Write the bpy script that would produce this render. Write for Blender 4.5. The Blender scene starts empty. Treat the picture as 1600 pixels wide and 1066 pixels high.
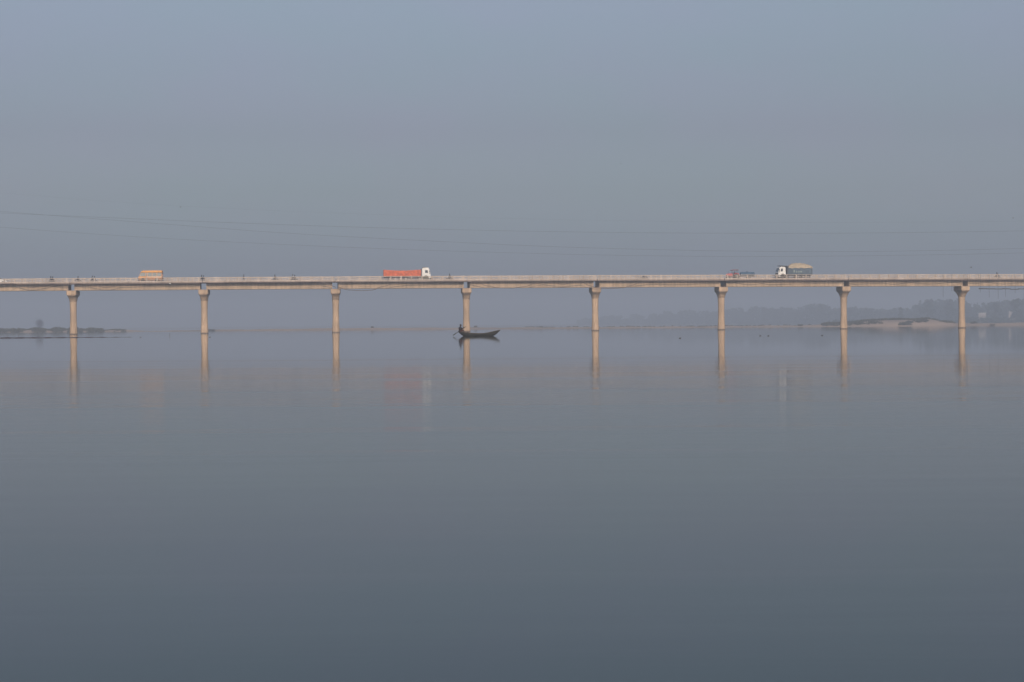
import bpy, bmesh, math, random
from mathutils import Vector, Matrix
R = math.radians
random.seed(7)
S = bpy.context.scene
C = S.collection

# ------------------------------------------------------------------ camera
F, CX, CY, CH = 3200.0, 800.0, 533.0, 1.08        # focal length in photo pixels, picture centre, eye height
ROLL, PITCH = math.atan(0.007), math.atan((CY - 511.3) / F)
cam = bpy.data.cameras.new('camera'); cam.sensor_width = 36; cam.lens = F / 1600 * 36
cam.clip_start = 0.1; cam.clip_end = 12000
camo = bpy.data.objects.new('camera', cam); C.objects.link(camo)
CM = Matrix.Rotation(R(90) - PITCH, 4, 'X') @ Matrix.Rotation(-ROLL, 4, 'Z')
camo.matrix_world = Matrix.Translation((0, 0, CH)) @ CM
S.camera = camo

# ------------------------------------------------------------------ sky, sun, exposure
SUN_EL, SUN_AZ = R(24), R(7)                      # azimuth measured from straight behind the camera towards the right
w = bpy.data.worlds.new("World"); S.world = w; w.use_nodes = True
wn, wl = w.node_tree.nodes, w.node_tree.links
bg = wn['Background']
sky = wn.new('ShaderNodeTexSky'); sky.sky_type = 'NISHITA'; sky.sun_disc = False
sky.sun_elevation = SUN_EL; sky.sun_rotation = R(180) - SUN_AZ
sky.air_density = 1.3; sky.dust_density = 3.5; sky.ozone_density = 2.0
hs = wn.new('ShaderNodeHueSaturation'); hs.inputs['Saturation'].default_value = 0.55
wl.new(sky.outputs[0], hs.inputs['Color'])
mulw = wn.new('ShaderNodeMix'); mulw.data_type = 'RGBA'; mulw.blend_type = 'MULTIPLY'; mulw.inputs[0].default_value = 1
wl.new(hs.outputs[0], mulw.inputs[6]); mulw.inputs[7].default_value = (0.92, 1.0, 1.22, 1)
wtc = wn.new('ShaderNodeTexCoord'); wsep = wn.new('ShaderNodeSeparateXYZ'); wl.new(wtc.outputs['Generated'], wsep.inputs[0])
wr = wn.new('ShaderNodeValToRGB'); wl.new(wsep.outputs[2], wr.inputs[0])      # pale haze layer hanging low in the sky
wr.color_ramp.elements[0].position = 0.0; wr.color_ramp.elements[0].color = (0.70, 0.80, 0.80, 1)
wr.color_ramp.elements[1].position = 0.16; wr.color_ramp.elements[1].color = (0.5, 0.5, 0.485, 1)
for p_, c_ in ((0.034, (0.74, 0.83, 0.89, 1)), (0.065, (0.58, 0.60, 0.62, 1)), (0.095, (0.492, 0.479, 0.502, 1))):
    wr.color_ramp.elements.new(p_).color = c_
wnz = wn.new('ShaderNodeTexNoise'); wnz.inputs['Scale'].default_value = 9; wnz.inputs['Detail'].default_value = 3
wmp = wn.new('ShaderNodeMapping'); wmp.inputs['Scale'].default_value = (1, 1, 2.5); wl.new(wtc.outputs['Generated'], wmp.inputs[0]); wl.new(wmp.outputs[0], wnz.inputs['Vector'])
wr2 = wn.new('ShaderNodeValToRGB'); wl.new(wnz.outputs['Fac'], wr2.inputs[0])
wr2.color_ramp.elements[0].position = 0.35; wr2.color_ramp.elements[0].color = (2.03, 1.97, 2.05, 1)
wr2.color_ramp.elements[1].position = 0.65; wr2.color_ramp.elements[1].color = (1.94, 2.02, 2.0, 1)
def wmul(a, b_):
    q = wn.new('ShaderNodeMix'); q.data_type = 'RGBA'; q.blend_type = 'MULTIPLY'; q.inputs[0].default_value = 1
    wl.new(a, q.inputs[6]); wl.new(b_, q.inputs[7]); return q.outputs[2]
wl.new(wmul(wmul(mulw.outputs[2], wr.outputs[0]), wr2.outputs[0]), bg.inputs['Color'])
bg.inputs['Strength'].default_value = 0.084
sl = bpy.data.lights.new('sun', 'SUN'); sl.energy = 2.6; sl.angle = R(0.6); sl.color = (1.0, 0.80, 0.60)
so = bpy.data.objects.new('sun', sl); C.objects.link(so)
sd = Vector((math.sin(SUN_AZ) * math.cos(SUN_EL), -math.cos(SUN_AZ) * math.cos(SUN_EL), math.sin(SUN_EL)))
so.rotation_euler = sd.to_track_quat('Z', 'Y').to_euler()
S.view_settings.view_transform = 'Standard'; S.view_settings.look = 'None'
S.view_settings.gamma = 1; S.view_settings.use_curve_mapping = False
S.view_settings.exposure = 0.0
S.render.engine = 'CYCLES'
S.cycles.max_bounces = 6; S.cycles.volume_bounces = 1; S.cycles.transparent_max_bounces = 8
S.cycles.use_denoising = True
S.cycles.volume_step_rate = 4

def px(x, y, Y):
    """The world point seen at photo pixel (x, y) at world distance Y."""
    d = CM.to_3x3() @ Vector(((x - CX) / F, -(y - CY) / F, -1))
    return Vector((0, 0, CH)) + d * (Y / d.y)

# ------------------------------------------------------------------ materials
MATS = {}
def mat(name, col, rough=0.8, var=0.15, scale=3.0, metal=0.0, stretch=(1, 1, 1), col2=None, bump=0.0, fac=(0.35, 0.7)):
    if name in MATS: return MATS[name]
    m = bpy.data.materials.new(name); m.use_nodes = True
    n, l = m.node_tree.nodes, m.node_tree.links
    b = n['Principled BSDF']; b.inputs['Roughness'].default_value = rough; b.inputs['Metallic'].default_value = metal
    tc = n.new('ShaderNodeTexCoord'); mp = n.new('ShaderNodeMapping'); mp.inputs['Scale'].default_value = stretch
    nz = n.new('ShaderNodeTexNoise'); nz.inputs['Scale'].default_value = scale; nz.inputs['Detail'].default_value = 6
    l.new(tc.outputs['Object'], mp.inputs[0]); l.new(mp.outputs[0], nz.inputs['Vector'])
    cr = n.new('ShaderNodeValToRGB'); l.new(nz.outputs['Fac'], cr.inputs[0])
    c2 = col2 or tuple(min(1, c * (1 + var)) for c in col)
    c1 = tuple(c * (1 - var) for c in col) if not col2 else col
    cr.color_ramp.elements[0].position, cr.color_ramp.elements[1].position = fac
    cr.color_ramp.elements[0].color = (*c1, 1); cr.color_ramp.elements[1].color = (*c2, 1)
    l.new(cr.outputs[0], b.inputs['Base Color'])
    if bump:
        bp = n.new('ShaderNodeBump'); bp.inputs['Strength'].default_value = bump; bp.inputs['Distance'].default_value = 0.05
        l.new(nz.outputs['Fac'], bp.inputs['Height']); l.new(bp.outputs[0], b.inputs['Normal'])
    MATS[name] = m
    return m

def concrete(name, col, streak, wet=False):
    """weathered concrete with vertical rain streaks and patches"""
    m = bpy.data.materials.new(name); m.use_nodes = True
    n, l = m.node_tree.nodes, m.node_tree.links
    b = n['Principled BSDF']; b.inputs['Roughness'].default_value = 0.9
    tc = n.new('ShaderNodeTexCoord')
    gp = n.new('ShaderNodeNewGeometry')
    def noise(sc, sx, sy, sz, det=5):
        mp = n.new('ShaderNodeMapping'); mp.inputs['Scale'].default_value = (sx, sy, sz)
        nz = n.new('ShaderNodeTexNoise'); nz.inputs['Scale'].default_value = sc; nz.inputs['Detail'].default_value = det
        l.new(gp.outputs['Position'], mp.inputs[0]); l.new(mp.outputs[0], nz.inputs['Vector']); return nz
    def ramp(src, p0, p1, c0, c1):
        cr = n.new('ShaderNodeValToRGB'); l.new(src, cr.inputs[0])
        cr.color_ramp.elements[0].position, cr.color_ramp.elements[1].position = p0, p1
        cr.color_ramp.elements[0].color, cr.color_ramp.elements[1].color = c0, c1; return cr
    def mixc(a, bb, f, mode='MIX'):
        mx = n.new('ShaderNodeMix'); mx.data_type = 'RGBA'; mx.blend_type = mode
        for s, v in ((0, f), (6, a), (7, bb)):
            if isinstance(v, (int, float, tuple)): mx.inputs[s].default_value = v
            else: l.new(v, mx.inputs[s])
        return mx.outputs[2]
    st = ramp(noise(1.6, 1.0, 1.0, 0.10).outputs['Fac'], 0.42, 0.72, (0, 0, 0, 1), (1, 1, 1, 1))
    pt = ramp(noise(0.35, 1, 1, 1).outputs['Fac'], 0.35, 0.7, (*[c * 0.82 for c in col], 1), (*[min(1, c * 1.15) for c in col], 1))
    c = mixc(pt.outputs[0], (*[x * streak for x in col], 1), 0.0)
    mul = n.new('ShaderNodeMath'); mul.operation = 'MULTIPLY'; mul.inputs[1].default_value = 0.75
    l.new(st.outputs[0], mul.inputs[0])
    c = mixc(pt.outputs[0], (*[x * streak for x in col], 1), mul.outputs[0])
    if wet:   # tide stain just above the water
        sep = n.new('ShaderNodeSeparateXYZ'); l.new(tc.outputs['Object'], sep.inputs[0])
        wr = n.new('ShaderNodeMapRange'); wr.inputs['From Min'].default_value = 0.16; wr.inputs['From Max'].default_value = 0.34
        wr.inputs['To Min'].default_value = 0.8; wr.inputs['To Max'].default_value = 0.0
        l.new(sep.outputs[2], wr.inputs[0])
        c = mixc(c, (0.07, 0.055, 0.045, 1), wr.outputs[0])
    l.new(c, b.inputs['Base Color'])
    fine = noise(9, 1, 1, 1)
    bp = n.new('ShaderNodeBump'); bp.inputs['Strength'].default_value = 0.4; bp.inputs['Distance'].default_value = 0.03
    l.new(fine.outputs['Fac'], bp.inputs['Height']); l.new(bp.outputs[0], b.inputs['Normal'])
    MATS[name] = m; return m

CONC = concrete('girder concrete', (0.50, 0.375, 0.26), 0.5)
PIER = concrete('pier concrete', (0.56, 0.40, 0.265), 0.62, wet=True)
FASC = concrete('slab edge concrete', (0.33, 0.26, 0.215), 0.5)
RAIL = concrete('railing concrete', (0.57, 0.48, 0.40), 0.6)
ROAD = mat('asphalt', (0.06, 0.06, 0.062), 0.9, 0.2, 2)
RUBBER = mat('tyre rubber', (0.03, 0.03, 0.03), 0.85, 0.2, 8)
STEEL = mat('dark steel', (0.07, 0.075, 0.085), 0.6, 0.2, 4)
RIM = mat('wheel rim', (0.3, 0.3, 0.3), 0.5, 0.15, 6, 0.3)
WHITE = mat('white paint', (0.82, 0.80, 0.75), 0.4, 0.06, 2)
REDB = mat('red body paint', (0.62, 0.135, 0.052), 0.7, 0.28, 1.6, bump=0.3)
GLASSD = mat('vehicle glass', (0.03, 0.035, 0.04), 0.12, 0.1, 1)
SLATE = mat('slate blue body paint', (0.085, 0.12, 0.155), 0.6, 0.25, 1.5)
TARP = mat('cream tarpaulin', (0.47, 0.38, 0.265), 0.9, 0.2, 1.8, bump=1.0)
YEL = mat('yellow orange paint', (0.85, 0.40, 0.10), 0.5, 0.1, 1.5)
YEL2 = mat('faded orange paint', (0.76, 0.35, 0.11), 0.6, 0.12, 1.5)
PALE = mat('pale stripe paint', (0.75, 0.55, 0.40), 0.6, 0.1, 2)
BLUE = mat('blue tank paint', (0.07, 0.13, 0.20), 0.8, 0.2, 1.5)
TRED = mat('tractor red paint', (0.62, 0.07, 0.06), 0.45, 0.12, 2)
SAND = mat('load of sand', (0.42, 0.31, 0.20), 0.95, 0.2, 2, bump=0.6)
HULL = mat('tarred wood', (0.027, 0.026, 0.018), 0.75, 0.35, 4, stretch=(0.3, 1, 3), bump=0.3)
WOOD = mat('grey wood', (0.10, 0.08, 0.055), 0.8, 0.3, 6, stretch=(0.2, 1, 2))
SKIN = mat('brown skin', (0.055, 0.030, 0.020), 0.6, 0.1, 10)
HAIR = mat('black hair', (0.012, 0.011, 0.011), 0.6, 0.2, 20)
CLOTH = {k: mat(k + ' cloth', c, 0.95, 0.2, 12) for k, c in dict(navy=(0.03, 0.035, 0.05), grey=(0.10, 0.10, 0.11), white=(0.72, 0.72, 0.70),
         black=(0.02, 0.02, 0.022), brown=(0.12, 0.05, 0.035), maroon=(0.16, 0.03, 0.03), olive=(0.07, 0.07, 0.04), pale=(0.35, 0.36, 0.38)).items()}
CABLE = mat('cable sheath', (0.13, 0.085, 0.065), 0.7, 0.2, 2)
WIRE = mat('power wire', (0.05, 0.05, 0.05), 0.6, 0.1, 2)
LEAF = mat('foliage', (0.030, 0.050, 0.034), 0.9, 0.3, 0.6)
LEAF2 = mat('dry scrub', (0.075, 0.07, 0.042), 0.95, 0.45, 0.8)
BARK = mat('bark', (0.07, 0.055, 0.04), 0.95, 0.3, 3)
BEACH = mat('bank sand', (0.40, 0.30, 0.225), 0.95, 0.22, 0.05, stretch=(0.4, 1, 4), bump=0.2)
EARTH = mat('bank earth', (0.12, 0.10, 0.07), 0.95, 0.3, 0.02)
MUD = mat('wet mud', (0.085, 0.055, 0.045), 0.6, 0.3, 1.2, stretch=(0.2, 1, 1))
PLAST = mat('lime plaster', (0.42, 0.37, 0.35), 0.9, 0.1, 1)
FEATH = mat('dark feathers', (0.07, 0.065, 0.065), 0.8, 0.2, 10)

def pane_mat():
    m = bpy.data.materials.new('clear window glass'); m.use_nodes = True
    n, l = m.node_tree.nodes, m.node_tree.links
    b = n['Principled BSDF']; b.inputs['Base Color'].default_value = (0.5, 0.55, 0.52, 1)
    b.inputs['Roughness'].default_value = 0.1; b.inputs['Alpha'].default_value = 0.45
    return m
PANE = pane_mat()

# ------------------------------------------------------------------ mesh helpers
class MB:
    def __init__(s): s.v, s.f = [], []
    def add(s, vs, fs):
        k = len(s.v); s.v += [Vector(v) for v in vs]; s.f += [tuple(i + k for i in f) for f in fs]; return s
    def box(s, x0, x1, y0, y1, z0, z1):
        vs = [(x, y, z) for x in (x0, x1) for y in (y0, y1) for z in (z0, z1)]
        return s.add(vs, [(0, 1, 3, 2), (4, 6, 7, 5), (0, 4, 5, 1), (2, 3, 7, 6), (0, 2, 6, 4), (1, 5, 7, 3)])
    def loft(s, rings, cap=True, close=True):
        k = len(s.v); n = len(rings[0])
        for r in rings: s.v += [Vector(p) for p in r]
        for i in range(len(rings) - 1):
            for j in range(n if close else n - 1):
                a, b = k + i * n + j, k + i * n + (j + 1) % n
                s.f.append((a, b, b + n, a + n))
        if cap:
            s.f.append(tuple(range(k, k + n))[::-1]); m = k + (len(rings) - 1) * n; s.f.append(tuple(range(m, m + n)))
        return s
    def tube(s, pts, r, n=8, cap=True):
        pts = [Vector(p) for p in pts]; rs = r if isinstance(r, (list, tuple)) else [r] * len(pts); rings = []
        for i, p in enumerate(pts):
            d = (pts[min(i + 1, len(pts) - 1)] - pts[max(i - 1, 0)]).normalized()
            u = d.cross(Vector((0, 0, 1)) if abs(d.z) < 0.95 else Vector((1, 0, 0))).normalized(); v = d.cross(u)
            rings.append([p + (u * math.cos(2 * math.pi * k / n) + v * math.sin(2 * math.pi * k / n)) * rs[i] for k in range(n)])
        return s.loft(rings, cap)
    def prism(s, prof, y0, y1, inset=0.0):
        """profile in x-z extruded along y, its edges eased by inset"""
        cx = sum(p[0] for p in prof) / len(prof); cz = sum(p[1] for p in prof) / len(prof)
        def ring(y, e): 
            return [(p[0] - e * (1 if p[0] > cx else -1), y, p[1] - e * (1 if p[1] > cz else -1)) for p in prof]
        if inset: return s.loft([ring(y0, inset), ring(y0 + inset, 0), ring(y1 - inset, 0), ring(y1, inset)])
        return s.loft([ring(y0, 0), ring(y1, 0)])
    def ell(s, c, r, nu=12, nv=8):
        rings = []
        for i in range(1, nv):
            t = math.pi * i / nv
            rings.append([(c[0] + r[0] * math.sin(t) * math.cos(2 * math.pi * k / nu), c[1] + r[1] * math.sin(t) * math.sin(2 * math.pi * k / nu), c[2] + r[2] * math.cos(t)) for k in range(nu)])
        return s.loft(rings)
    def wheel(s, x, y, z, r, w, n=20):
        prof = [(r * 0.6, -w / 2), (r * 0.93, -w / 2), (r, -w * 0.35), (r, w * 0.35), (r * 0.93, w / 2), (r * 0.6, w / 2)]
        k = len(s.v); m = len(prof)
        for i in range(n):
            a = 2 * math.pi * i / n
            s.v += [Vector((x + p[0] * math.cos(a), y + p[1], z + p[0] * math.sin(a))) for p in prof]
        for i in range(n):
            for j in range(m):
                s.f.append((k + i * m + j, k + i * m + (j + 1) % m, k + ((i + 1) % n) * m + (j + 1) % m, k + ((i + 1) % n) * m + j))
        return s
    def disc(s, x, y0, y1, z, r, n=16):
        return s.loft([[(x + r * math.cos(2 * math.pi * k / n), y, z + r * math.sin(2 * math.pi * k / n)) for k in range(n)] for y in (y0, y1)])
    def build(s, name, m, parent=None, smooth=False, loc=None):
        me = bpy.data.meshes.new(name); me.from_pydata([tuple(v) for v in s.v], [], s.f); me.update()
        bm = bmesh.new(); bm.from_mesh(me); bmesh.ops.recalc_face_normals(bm, faces=bm.faces); bm.to_mesh(me); bm.free()
        me.materials.append(m)
        if smooth:
            for p in me.polygons: p.use_smooth = True
            me.set_sharp_from_angle(angle=R(40))
        o = bpy.data.objects.new(name, me); C.objects.link(o)
        if parent: o.parent = parent
        if loc is not None: o.location = loc
        return o

def tag(o, label=None, cat=None, group=None, kind=None):
    for k, v in (('label', label), ('category', cat), ('group', group), ('kind', kind)):
        if v: o[k] = v
    return o
def thing(name, label, cat, loc=(0, 0, 0), rz=0, group=None):
    o = bpy.data.objects.new(name, None); C.objects.link(o); o.location = loc; o.rotation_euler = (0, 0, rz)
    return tag(o, label, cat, group)
def copy_tree(o, parent=None):
    c = o.copy(); C.objects.link(c); c.parent = parent
    for ch in o.children: copy_tree(ch, c)
    return c

# ------------------------------------------------------------------ water
def water_mat():
    m = bpy.data.materials.new('river water'); m.use_nodes = True
    n, l = m.node_tree.nodes, m.node_tree.links
    b = n['Principled BSDF']
    b.inputs['Base Color'].default_value = (0.0, 0.011, 0.009, 1); b.inputs['IOR'].default_value = 1.19
    tc = n.new('ShaderNodeTexCoord')
    def noise(sx, sy, det=3, dist=0.0):
        mp = n.new('ShaderNodeMapping'); mp.inputs['Scale'].default_value = (sx, sy, 1)
        nz = n.new('ShaderNodeTexNoise'); nz.inputs['Scale'].default_value = 1; nz.inputs['Detail'].default_value = det
        nz.inputs['Distortion'].default_value = dist
        l.new(tc.outputs['Object'], mp.inputs[0]); l.new(mp.outputs[0], nz.inputs['Vector']); return nz.outputs['Fac']
    def rng(src, a, bb, c, d):
        mr = n.new('ShaderNodeMapRange'); l.new(src, mr.inputs[0])
        for i, v in enumerate((a, bb, c, d)): mr.inputs[1 + i].default_value = v
        return mr.outputs[0]
    def math_(op, a, bb):
        mt = n.new('ShaderNodeMath'); mt.operation = op
        for i, v in enumerate((a, bb)):
            if isinstance(v, (int, float)): mt.inputs[i].default_value = v
            else: l.new(v, mt.inputs[i])
        return mt.outputs[0]
    ruf = noise(0.006, 0.02, 4, 0.4)                      # calm and ruffled patches
    band = rng(ruf, 0.40, 0.66, 0.0, 1.0)
    sep = n.new('ShaderNodeSeparateXYZ'); l.new(tc.outputs['Object'], sep.inputs[0])
    off = math_('ADD', sep.outputs[1], math_('MULTIPLY', math_('SUBTRACT', noise(0.012, 0.03, 2), 0.5), 60))
    near = rng(off, 26, 78, 1.0, 0.0)                     # light air near this shore, slick water out by the piers
    rough = math_('ADD', math_('MULTIPLY', near, rng(ruf, 0.38, 0.68, 0.046, 0.066)), 0.028)
    l.new(rough, b.inputs['Roughness'])
    swell = noise(0.10, 0.45, 2)
    rip = math_('MULTIPLY', noise(0.30, 1.5, 4, 0.3), rng(sep.outputs[1], 10, 30, 0.2, 1.0))
    h = math_('ADD', math_('MULTIPLY', swell, 0.012), math_('MULTIPLY', math_('MULTIPLY', math_('MULTIPLY', rip, near), 0.022), math_('ADD', math_('MULTIPLY', band, 1.3), math_('MULTIPLY', rng(noise(0.03, 0.22, 3), 0.52, 0.66, 0.0, 1.0), 2.0))))
    bp = n.new('ShaderNodeBump'); bp.inputs['Strength'].default_value = 1.0; bp.inputs['Distance'].default_value = 0.35
    l.new(h, bp.inputs['Height']); l.new(bp.outputs[0], b.inputs['Normal'])
    return m
HX, HY0, HY1, HTOP = 3200, -60, 6500, 78
wb = MB(); nx, ny = 20, 30
wb.add([(-3150 + 6300 * i / nx, -55 + 6500 * j / ny, 0) for j in range(ny + 1) for i in range(nx + 1)],
       [(j * (nx + 1) + i, j * (nx + 1) + i + 1, (j + 1) * (nx + 1) + i + 1, (j + 1) * (nx + 1) + i) for j in range(ny) for i in range(nx)])
tag(wb.build('river_water', water_mat()), 'calm grey blue river reflecting the bridge and hazy sky', kind='structure')

# ------------------------------------------------------------------ banks and sandbars
def interp(tab, x):
    if x <= tab[0][0]: return tab[0][1]
    for (a, b), (c, d) in zip(tab, tab[1:]):
        if x <= c: return b + (d - b) * (x - a) / (c - a)
    return tab[-1][1]
SH = 1200.0
HT = [(-400, 1.0), (0, 0.9), (60, 1.1), (160, 0.7), (205, 0.25), (260, 0.35), (330, 0.7), (400, 0.8), (520, 1.1), (700, 0.95), (900, 0.7), (1100, 0.75), (1270, 0.9),
      (1310, 1.3), (1340, 1.9), (1385, 3.1), (1420, 3.7), (1445, 3.3), (1470, 3.7), (1490, 2.5), (1510, 1.3), (1560, 1.35), (1620, 1.5), (2000, 1.6)]
bright = [(-30, -10), (32, 54), (70, 84), (100, 110), (130, 141), (162, 190)]
def ridge(X):
    p = X / SH * F + CX
    return sum(0.55 * math.exp(-((p - (a + b) / 2) / (b - a) * 1.6) ** 2) for a, b in bright) + 1.14 * interp(HT, p) + 0.12 * math.sin(X * 0.21) + 0.08 * math.sin(X * 0.53 + 1)
def shoreY(X): return SH + 9 * math.sin(X * 0.011) + 3 * math.sin(X * 0.047 + 2)
def land_z(X, t):
    """t metres behind the shoreline"""
    h = ridge(X)
    return -0.35 + (h + 0.35) * (1 - math.exp(-t / 9.0)) * (1 if t < 45 else max(0.45, 1 - (t - 45) / 90))
sb = MB(); ts = [0, 1.5, 3, 5, 8, 12, 17, 24, 34, 48, 70, 110]; NXX = 420; xs = [-620 + 1240 * i / NXX for i in range(NXX + 1)]
sb.add([(X, shoreY(X) - 3 + t, land_z(X, t)) for t in ts for X in xs],
       [(j * (NXX + 1) + i, j * (NXX + 1) + i + 1, (j + 1) * (NXX + 1) + i + 1, (j + 1) * (NXX + 1) + i) for j in range(len(ts) - 1) for i in range(NXX)])
tag(sb.build('sandbank_ground', BEACH, smooth=True), 'long pale sandbank beyond the bridge rising to dunes', kind='structure')

eb = MB()      # the low far bank carrying the woods: nearer at the right, farther at the left
FB = [(-1500, 4600), (100, 4100), (450, 3300), (950, 2450), (1700, 2150)]
ex = [-1700 + 80 * i for i in range(50)]
eb.add([(X, interp(FB, X) - 60 + t, z) for t, z in ((0, -0.3), (15, 0.8), (60, 2.8), (200, 4.5), (900, 7.0)) for X in ex],
       [(j * 50 + i, j * 50 + i + 1, (j + 1) * 50 + i + 1, (j + 1) * 50 + i) for j in range(4) for i in range(49)])
tag(eb.build('far_bank_ground', EARTH, smooth=True), 'flat far river bank under the hazy woods', kind='structure')

mb_ = MB(); pl, pr = px(-60, 528.6, 298), px(206, 527.5, 298)   # thin mud spit just awash in front of the left pier
n_ = 60; ring = []
for i in range(n_ + 1):
    f = i / n_; X = pl.x + (pr.x - pl.x) * f; hgt = (0.15 * (1 - f) ** 0.6 + 0.015) * (0.8 + 0.3 * math.sin(i * 1.3)); wd = 1.2 + 2.5 * (1 - f)
    ring.append([(X, 298 - wd, -0.1), (X, 298 - wd * 0.5, hgt * 0.8), (X, 298 + wd * .3, hgt), (X, 298 + wd, -0.1)])
mb_.loft(ring, close=False, cap=False)
tag(mb_.build('mud_ground', MUD, smooth=True), 'thin brown mud spit barely above the water at the left pier', kind='structure')

# ------------------------------------------------------------------ vegetation
def leaf_clump(mb, c, r, n, s, rnd):
    for _ in range(n):
        while True:
            p = Vector((rnd.uniform(-1, 1), rnd.uniform(-1, 1), rnd.uniform(-1, 1)))
            if 0.15 < p.length < 1: break
        p = Vector((c[0] + p.x * r[0], c[1] + p.y * r[1], c[2] + p.z * r[2]))
        u = Vector((rnd.gauss(0, 1), rnd.gauss(0, 1), rnd.gauss(0, 1))).normalized(); v = u.cross(Vector((rnd.gauss(0, 1), rnd.gauss(0, 1), rnd.gauss(0, 1)))).normalized()
        q = s * rnd.uniform(0.6, 1.4)
        mb.add([p + u * q, p + v * q, p - u * q, p - v * q], [(0, 1, 2, 3)])
def crown_mb(H, W, rnd, n=900, base=0.25, s=0.5, shape='round'):
    mb = MB(); k = max(6, n // 60)
    for i in range(k):
        a, q = rnd.uniform(0, 6.28), rnd.random() ** 0.5
        zf = rnd.random()
        wid = W * 0.5 * (math.sin(math.pi * (0.15 + 0.75 * zf)) if shape == 'round' else (1 - 0.75 * zf))
        c = (wid * q * math.cos(a) * 0.8, wid * q * math.sin(a) * 0.8, H * (base + (1 - base) * zf * 0.88))
        rr = W * rnd.uniform(0.12, 0.24)
        leaf_clump(mb, c, (rr, rr, rr * 0.75), n // k, s, rnd)
    return mb
def trunk_mb(H, rnd):
    mb = MB(); mb.tube([(0, 0, -0.5), (0.1, 0, H * 0.2), (-0.1, 0.1, H * 0.45), (0.1, 0, H * 0.75)], [H * .028, H * .02, H * .015, H * .005], 7)
    for i in range(5):
        a = i * 1.3 + rnd.random(); z = H * (0.25 + 0.1 * i)
        mb.tube([(0, 0, z), (math.cos(a) * H * .12, math.sin(a) * H * .12, z + H * .1), (math.cos(a) * H * .2, math.sin(a) * H * .2, z + H * .2)], [H * .01, H * .007, H * .003], 5)
    return mb
def bank_z(X, Y):
    t = Y - (interp(FB, X) - 60)
    return interp([(0, -0.3), (15, 0.8), (60, 2.8), (200, 4.5), (900, 7.0)], t)
# the continuous far wood: profile of its tops in photo pixels
WT = [(900, 498), (940, 493), (985, 489), (1010, 491), (1035, 485), (1075, 483), (1110, 485), (1150, 479), (1185, 477), (1205, 480), (1240, 478), (1270, 473), (1290, 473), (1305, 480),
      (1330, 478), (1345, 479), (1370, 482), (1400, 480), (1425, 479), (1436, 470), (1442, 467), (1480, 466), (1500, 465), (1515, 470), (1528, 475), (1545, 470), (1560, 469), (1580, 466),
      (1600, 466), (1640, 468), (1750, 462), (1900, 466)]
rw = random.Random(3); wood = MB()
for i in range(300):
    p = 905 + 800 * (i + rw.random()) / 300
    Y = interp([(900, 4150), (1100, 3500), (1270, 2950), (1436, 2580), (1700, 2350)], p) + rw.uniform(0, 180)
    top = interp(WT, p) + 1.0 + abs(rw.gauss(0, 2.0)) + (6 if rw.random() < 0.3 else 0)
    P = px(p, top, Y); z0 = bank_z(P.x, Y); H = max(4, P.z - z0)
    for zf in (0.2, 0.45, 0.68, 0.86):
        rr = rw.uniform(4.6, 6.6) * (1.1 - 0.4 * abs(zf - 0.45))
        leaf_clump(wood, (P.x + rw.uniform(-1.5, 1.5), Y + rw.uniform(-2, 2), z0 + H * zf), (rr, rr, H * 0.15), 34, 1.5, rw)
tag(wood.build('far_wood_foliage', LEAF), 'faint hazy woodland along the far bank behind the dunes', 'woodland', kind='stuff')
# trees one can tell apart in front of it
rt = random.Random(11)
for (p, top, Wd, Y, lab, shp) in [
    (1590, 464.5, 15, 1500, 'big round headed hazy tree above the right end of the sandbank', 'round'),
    (1408, 478.5, 5.5, 1600, 'narrow pointed hazy tree rising above the wood beyond the dunes', 'cone'),
    (1450, 467.5, 13, 1640, 'tall flat topped hazy tree left of the last pier in view', 'round'),
    (1484, 466.5, 14, 1640, 'broad hazy tree whose top is nearly level with the last pier head', 'round'),
    (1330, 479, 9, 1900, 'low round hazy tree just right of the second pier from the right end', 'round'),
    (1284, 473, 12, 2000, 'faint round tree standing highest between the dump truck and the next pier', 'round'),
    (1555, 470, 12, 1560, 'hazy tree behind the small pale house on the far bank', 'round'),
    (1195, 478, 11, 2150, 'very faint tree on the far bank below the parked road tanker gap', 'round')]:
    Y *= 1.45; Wd *= 1.45; P = px(p, top, Y); z0 = bank_z(P.x, Y) - 0.3; H = P.z - z0
    if 'tanker' in lab: lab = 'very faint rounded tree on the far bank under the gap between tractor and dump truck'
    t = thing('tree', lab, 'tree', (P.x, Y, z0), group='trees on the far bank')
    trunk_mb(H, rt).build('trunk', BARK, t)
    crown_mb(H * 0.97, Wd, rt, 1000, 0.22, 1.0, shp).build('crown', LEAF, t)
# scrub cover on dunes and on the left islet
rs = random.Random(5); sc = MB(); uw = MB()
def scrub_at(mb, p, t, h, w, n=26, s=0.28):
    X = (p - CX) / F * (SH + t); Y = shoreY(X) - 3 + t; z = land_z(X, t)
    leaf_clump(mb, (X, Y, z + h * 0.4), (w, w, h * 0.6), n, s, rs)
for i in range(360):      # dune crest scrub
    p = rs.uniform(1288, 1492); d = 0.5 if 1300 < p < 1500 else 0.2
    scrub_at(sc, p, rs.uniform(26, 44), rs.uniform(0.5, 1.3), rs.uniform(0.7, 1.6))
for i in range(110):
    p = rs.uniform(1286, 1345); scrub_at(sc, p, rs.uniform(5, 30), rs.uniform(0.8, 1.5), rs.uniform(0.8, 1.6))
for c0, hw, cnt, ta, tb in ((1366, 8, 30, 6, 14), (1413, 7, 34, 2, 5), (1424, 6, 24, 5, 9), (1440, 10, 34, 8, 16), (1344, 8, 24, 6, 16), (1478, 6, 14, 10, 18)):
    for i in range(cnt): scrub_at(sc, rs.gauss(c0, hw * 0.6), rs.uniform(ta, tb), rs.uniform(.6, 1.1), 1.0)
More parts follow.
